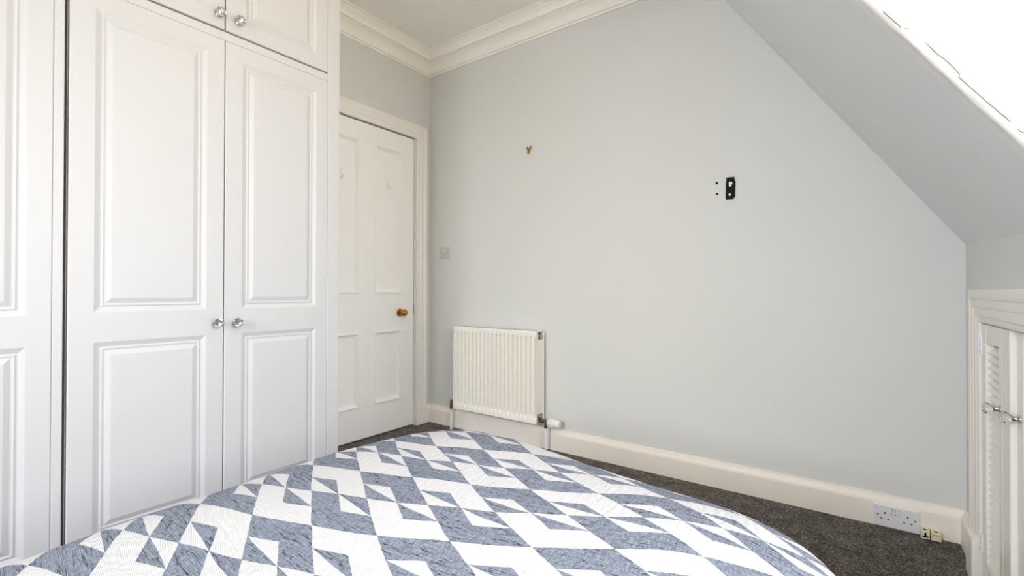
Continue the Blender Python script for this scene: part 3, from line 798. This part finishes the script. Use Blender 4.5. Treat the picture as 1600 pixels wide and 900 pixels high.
# ------------------------------------------------------------------ sockets at the skirting
sx0, sx1, sz0, sz1, syf = .0455, .1905, .0105, .0965, YB - .030
so = thing('double_socket', ((sx0 + sx1) / 2, syf, sz0), 'white double plug socket with two switches on the skirting board', 'socket')
bm = NB(); box(bm, sx0 - .003, sx1 + .001, syf + .007, YB - .0202, sz0 - .002, sz1 + .001, .001, 1); obj('back_box', bm, 'skirting', so)
bm = NB(); box(bm, sx0, sx1, syf, syf + .0072, sz0, sz1, .0025, 2); obj('faceplate', bm, 'plastic', so)
scx, scz = (sx0 + sx1) / 2, (sz0 + sz1) / 2
for dx in (-.0085, .0085):
    bm = NB(); box(bm, scx + dx - .0066, scx + dx + .0066, syf - .0008, syf + .001, scz + .0095, scz + .0335, .0006, 1); o = obj('switch_surround', bm, 'grey_mark', so)
    bm = NB(); box(bm, scx + dx - .0052, scx + dx + .0052, syf - .0030, syf + .001, scz + .011, scz + .032, .001, 2); obj('switch', bm, 'plastic', so)
for cx, sg in ((scx - .036, -1), (scx + .036, 1)):
    for (dx, dz, w_, h_) in ((0, .012, .0040, .0080), (-.0111, -.011, .0064, .0040), (.0111, -.011, .0064, .0040)):
        bm = NB(); box(bm, cx + dx - w_ / 2, cx + dx + w_ / 2, syf - .0004, syf + .001, scz + dz - h_ / 2, scz + dz + h_ / 2); obj('pin_hole', bm, 'slot', so)
    bm = NB(); lathe(bm, (cx + sg * .0225, syf + .0002, scz + .003), (0, -1, 0), [(0, .0034), (.0008, .003), (.0009, .0015)], 10); obj('screw', bm, 'nickel', so)

def small_outlet(name, x0, x1, z0, z1, label):
    yf = YB - .062
    t = thing(name, ((x0 + x1) / 2, yf, z0), label, 'socket')
    bm = NB(); box(bm, x0, x1, yf, YB - .0202, z0, z1, .0022, 2); obj('housing', bm, 'cream', t)
    cx = (x0 + x1) / 2
    bm = NB(); prism(bm, [(cx + .0072 * math.cos(2 * PI * k / 16), yf + .014 + .006 * math.sin(2 * PI * k / 16)) for k in range(16)], lambda a, b, d: (a, b, d), z1 - .001, z1 + .0003); obj('top_opening', bm, 'slot', t)
    for dx in (-1, 1):
        bm = NB(); lathe(bm, (cx + dx * .0112, yf + .0002, (z0 + z1) / 2 - .001), (0, -1, 0), [(0, .0016), (.0007, .0014), (.0008, .0006)], 8); obj('screw', bm, 'nickel', t)
    return t, cx, yf
t, cx, yf = small_outlet('telephone_socket', .1912, .2180, .0105, .0415, 'small cream telephone socket with black opening beside the double socket')
zc = .026
bm = NB(); box(bm, cx - .0030, cx + .0030, yf - .0004, yf + .002, zc - .006, zc + .009); box(bm, cx - .0090, cx + .0090, yf - .0005, yf + .002, zc - .0090, zc - .0035)
obj('jack_opening', bm, 'slot', t)
t, cx, yf = small_outlet('terminal_box', .2215, .2515, .0105, .0415, 'small cream terminal box with red dots nearest the cupboard')
for k in range(3):
    bm = NB(); rod(bm, (cx + (k - 1) * .0062, yf + .001, zc + .007), (cx + (k - 1) * .0062, yf - .0005, zc + .007), .0019, 10); obj('red_dot', bm, 'red', t)

# ================================================================== CEILING PENDANT (behind the view, over the bed)
LX, LY = -.95, 1.15
pl = thing('pendant_lamp', (LX, LY, ZC), 'glowing opal globe pendant lamp hanging over the bed', 'lamp')
bm = NB(); lathe(bm, (LX, LY, ZC), (0, 0, -1), [(0, .045), (.012, .045), (.024, .02), (.026, .006)], 24); obj('ceiling_rose', bm, 'plastic', pl, smooth=True, angle=40)
bm = NB(); rod(bm, (LX, LY, ZC - .02), (LX, LY, 2.53), .004, 8); obj('cord', bm, 'plastic', pl)
bm = NB(); rod(bm, (LX, LY, 2.49), (LX, LY, 2.535), .03, 16); obj('lamp_holder', bm, 'plastic', pl)
LZ, LR = 2.40, .10
bm = NB(); bmesh.ops.create_uvsphere(bm, u_segments=28, v_segments=16, radius=LR, matrix=Matrix.Translation((LX, LY, LZ))); obj('glass_globe', bm, 'bulb', pl, smooth=True)

# ================================================================== BED
RAD=[ 0.648,0.645,0.642,0.640,0.640,0.641,0.643,0.647,0.652,0.659,0.666,0.675,0.685,0.696,0.708,0.721,0.736,0.753,0.770,0.790,0.812,0.835,0.861,0.888,0.916,0.946,0.979,1.013,1.044,1.067,1.083,1.095,1.101,1.101,1.096,1.088,1.080,1.073,1.067,1.061,1.055,1.050,1.046,1.043,1.041,1.040,1.041,1.043,1.046,1.050,1.055,1.060,1.066,1.073,1.080,1.088,1.095,1.101,1.101,1.095,1.083,1.067,1.044,1.013,0.979,0.946,0.916,0.887,0.860,0.834,0.809,0.787,0.766,0.748,0.731,0.716,0.702,0.690,0.679,0.669,0.660,0.652,0.645,0.639,0.634,0.630,0.626,0.623,0.622,0.620,0.620,0.620,0.622,0.623,0.626,0.630,0.634,0.639,0.645,0.652,0.659,0.668,0.678,0.689,0.700,0.714,0.728,0.744,0.761,0.779,0.799,0.820,0.842,0.864,0.888,0.911,0.932,0.951,0.966,0.978,0.986,0.990,0.991,0.988,0.984,0.979,0.972,0.966,0.960,0.957,0.956,0.957,0.959,0.961,0.965,0.970,0.977,0.987,0.999,1.013,1.028,1.044,1.061,1.077,1.095,1.111,1.126,1.137,1.142,1.142,1.138,1.129,1.112,1.088,1.057,1.027,0.999,0.974,0.949,0.923,0.896,0.870,0.845,0.822,0.800,0.781,0.763,0.747,0.734,0.722,0.711,0.702,0.694,0.686,0.680,0.673,0.668,0.662,0.657,0.653 ]
LAT=[ (-0.8723,0.5295,0,0),(-0.7392,0.5824,1,0),(-0.6166,0.6522,2,0),(-0.4830,0.7267,3,0),(-0.3604,0.8118,4,0),(-0.2234,0.8808,5,0),(-1.0357,0.6277,0,1),(-0.8872,0.6707,1,1),(-0.7513,0.7261,2,1),(-0.6907,0.7631,2.5,1),(-0.6244,0.7954,3,1),(-0.5572,0.8327,3.5,1),(-0.4939,0.8748,4,1),(-0.4267,0.9128,4.5,1),(-0.3581,0.9526,5,1),(-0.2898,0.9917,5.5,1),(-0.2190,1.0162,6,1),(-0.1502,1.0232,6.5,1),(-1.2188,0.7439,0,2),(-1.0455,0.7696,1,2),(-0.9029,0.8190,2,2),(-0.7607,0.8744,3,2),(-0.6288,0.9380,4,2),(-0.4923,1.0202,5,2),(-0.3570,1.1043,6,2),(-1.1284,0.8907,1.5,3),(-1.0502,0.9116,2,3),(-0.9663,0.9264,2.5,3),(-0.8963,0.9557,3,3),(-0.8327,0.9870,3.5,3),(-0.7643,1.0156,4,3),(-0.7004,1.0564,4.5,3),(-0.6391,1.0936,5,3),(-0.5726,1.1400,5.5,3),(-1.1793,0.9982,2,4),(-1.0246,1.0218,3,4),(-0.8964,1.0901,4,4),(-0.7727,1.1650,5,4),(-1.1969,1.1527,3,5),(-1.0784,1.2119,4,5),(-0.9344,1.2914,5,5),(-1.0239,0.4883,-1,0),(-1.1879,0.5900,-1,1),(-1.1112,0.6069,-0.5,1),(-0.8676,0.3962,-1,-1),(-0.7935,0.4197,-0.5,-1),(-0.7245,0.4445,0,-1),(-1.0237,0.3551,-2,-1),(-0.9483,0.3765,-1.5,-1),(-1.1027,0.3343,-2.5,-1),(-1.1906,0.3165,-3,-1),(-1.1964,0.4569,-2,0),(-1.1073,0.2673,-3,-1.5),(-0.9445,0.3087,-2,-1.5),(-1.0174,0.2877,-2.5,-1.5),(-1.2011,0.2511,-3.5,-1.5),(-1.1740,0.1786,-4,-2),(-0.6642,0.5411,1,-0.5),(-0.5448,0.6201,2,-0.5),(-0.2779,1.0636,6,1.5),(-0.1579,0.9615,6,0.5) ]
CTX, CTY = -.62, .27
Z_T, Z_H, Z_L = CAM_H - .50, .035, .10
ANG = [-PI + 2 * PI * k / len(RAD) for k in range(len(RAD))]
lat = np.array(LAT)
def tps_fit(P, V, reg=2e-4):
    n = len(P); d = np.sqrt(((P[:, None] - P[None]) ** 2).sum(-1))
    K = np.where(d > 0, d * d * np.log(d + 1e-12), 0) + reg * np.eye(n)
    Q = np.c_[np.ones(n), P]
    A = np.block([[K, Q], [Q.T, np.zeros((3, 3))]])
    return np.linalg.solve(A, np.vstack([V, np.zeros((3, 2))]))
W_ = tps_fit(lat[:, :2], lat[:, 2:])
def tps(P):
    d = np.sqrt(((P[:, None] - lat[None, :, :2]) ** 2).sum(-1))
    K = np.where(d > 0, d * d * np.log(d + 1e-12), 0)
    return np.c_[K, np.ones(len(P)), P] @ W_

NA = 360
angs = [2 * PI * k / NA for k in range(NA)]
rad_ = np.interp(angs, ANG, RAD, period=2 * PI)
cont = np.c_[CTX + rad_ * np.cos(angs), CTY + rad_ * np.sin(angs)]
tan = np.roll(cont, -3, 0) - np.roll(cont, 3, 0)
nor = np.c_[tan[:, 1], -tan[:, 0]]; nor /= np.linalg.norm(nor, axis=1)[:, None]
SS = [1 - (1 - k / 46) ** 1.0 for k in range(2, 46)] + [.985, .993, 1.0]
SS = sorted(set(SS))
verts, flat = [(CTX, CTY, Z_T + Z_H)], [(CTX, CTY)]
rr_ = random.Random(3)
def puff(x, y):
    return .0022 * math.sin(9 * x + 4 * y) + .0018 * math.sin(-7 * x + 11 * y + 1) + .0012 * math.sin(23 * x + 17 * y)
rings = 0
for s in SS:
    for k in range(NA):
        x = CTX + (cont[k, 0] - CTX) * s; y = CTY + (cont[k, 1] - CTY) * s
        dd = (1 - s) * rad_[k]
        verts.append((x, y, Z_T + Z_H * (1 - math.exp(-dd / Z_L)) + puff(x, y) * min(1, dd / .1))); flat.append((x, y))
    rings += 1
ph0 = math.atan(Z_H / Z_L); RB = .075
arc = []
for k in range(1, 13):
    p = ph0 + (PI / 2 * .97 - ph0) * k / 12
    arc.append((RB * (math.sin(p) - math.sin(ph0)), -RB * (math.cos(ph0) - math.cos(p)), RB * (p - ph0)))
o0, z0_, l0 = arc[-1]
zbot = .07
nd_ = 16
for k in range(1, nd_ + 1):
    dz = (Z_T + z0_ - zbot) * k / nd_
    arc.append((o0 + .02 * (k / nd_), z0_ - dz, l0 + dz))
for m_, (of, dz, ln) in enumerate(arc):
    fr = max(0, (m_ - 11) / nd_)
    for k in range(NA):
        fold = fr * (.010 * math.sin(angs[k] * 23) + .008 * math.sin(angs[k] * 41 + 1))
        x = cont[k, 0] + nor[k, 0] * (of + fold); y = cont[k, 1] + nor[k, 1] * (of + fold)
        verts.append((x, y, Z_T + dz)); flat.append((cont[k, 0] + nor[k, 0] * ln, cont[k, 1] + nor[k, 1] * ln))
    rings += 1
faces = [(0, 1 + k, 1 + (k + 1) % NA) for k in range(NA)]
for r_ in range(rings - 1):
    a, b = 1 + r_ * NA, 1 + (r_ + 1) * NA
    for k in range(NA): faces.append((a + k, b + k, b + (k + 1) % NA, a + (k + 1) % NA))
uvv = tps(np.array(flat)) + 40.0
me = bpy.data.meshes.new('bedspread'); me.from_pydata(verts, [], faces); me.update()
ul = me.uv_layers.new(name='UVMap')
li = np.zeros(len(me.loops), dtype=np.int32); me.loops.foreach_get('vertex_index', li)
ul.data.foreach_set('uv', uvv[li].astype(np.float32).ravel())
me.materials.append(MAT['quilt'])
for p in me.polygons: p.use_smooth = True
q = bpy.data.objects.new('bedspread', me); COL.objects.link(q)
tag(q, 'blue and white geometric patchwork quilt spread over the bed', 'bedspread')

bed = thing('bed', (CTX, CTY, FZ), 'low double bed lying under the patchwork quilt', 'bed')
bm = NB(); box(bm, CTX - .57, CTX + .57, CTY - .97, CTY + .84, .30, .455, .05, 4); obj('mattress', bm, 'mattress', bed)
bm = NB(); box(bm, CTX - .56, CTX + .56, CTY - .96, CTY + .83, .07, .299, .01, 2); obj('divan_base', bm, 'divan', bed)
for x in (-.5, .5):
    for y in (-.9, .78):
        bm = NB(); lathe(bm, (CTX + x, CTY + y, FZ), (0, 0, 1), [(0, .02), (.01, .024), (.05, .026), (.064, .026)], 14); obj('foot', bm, 'black', bed)
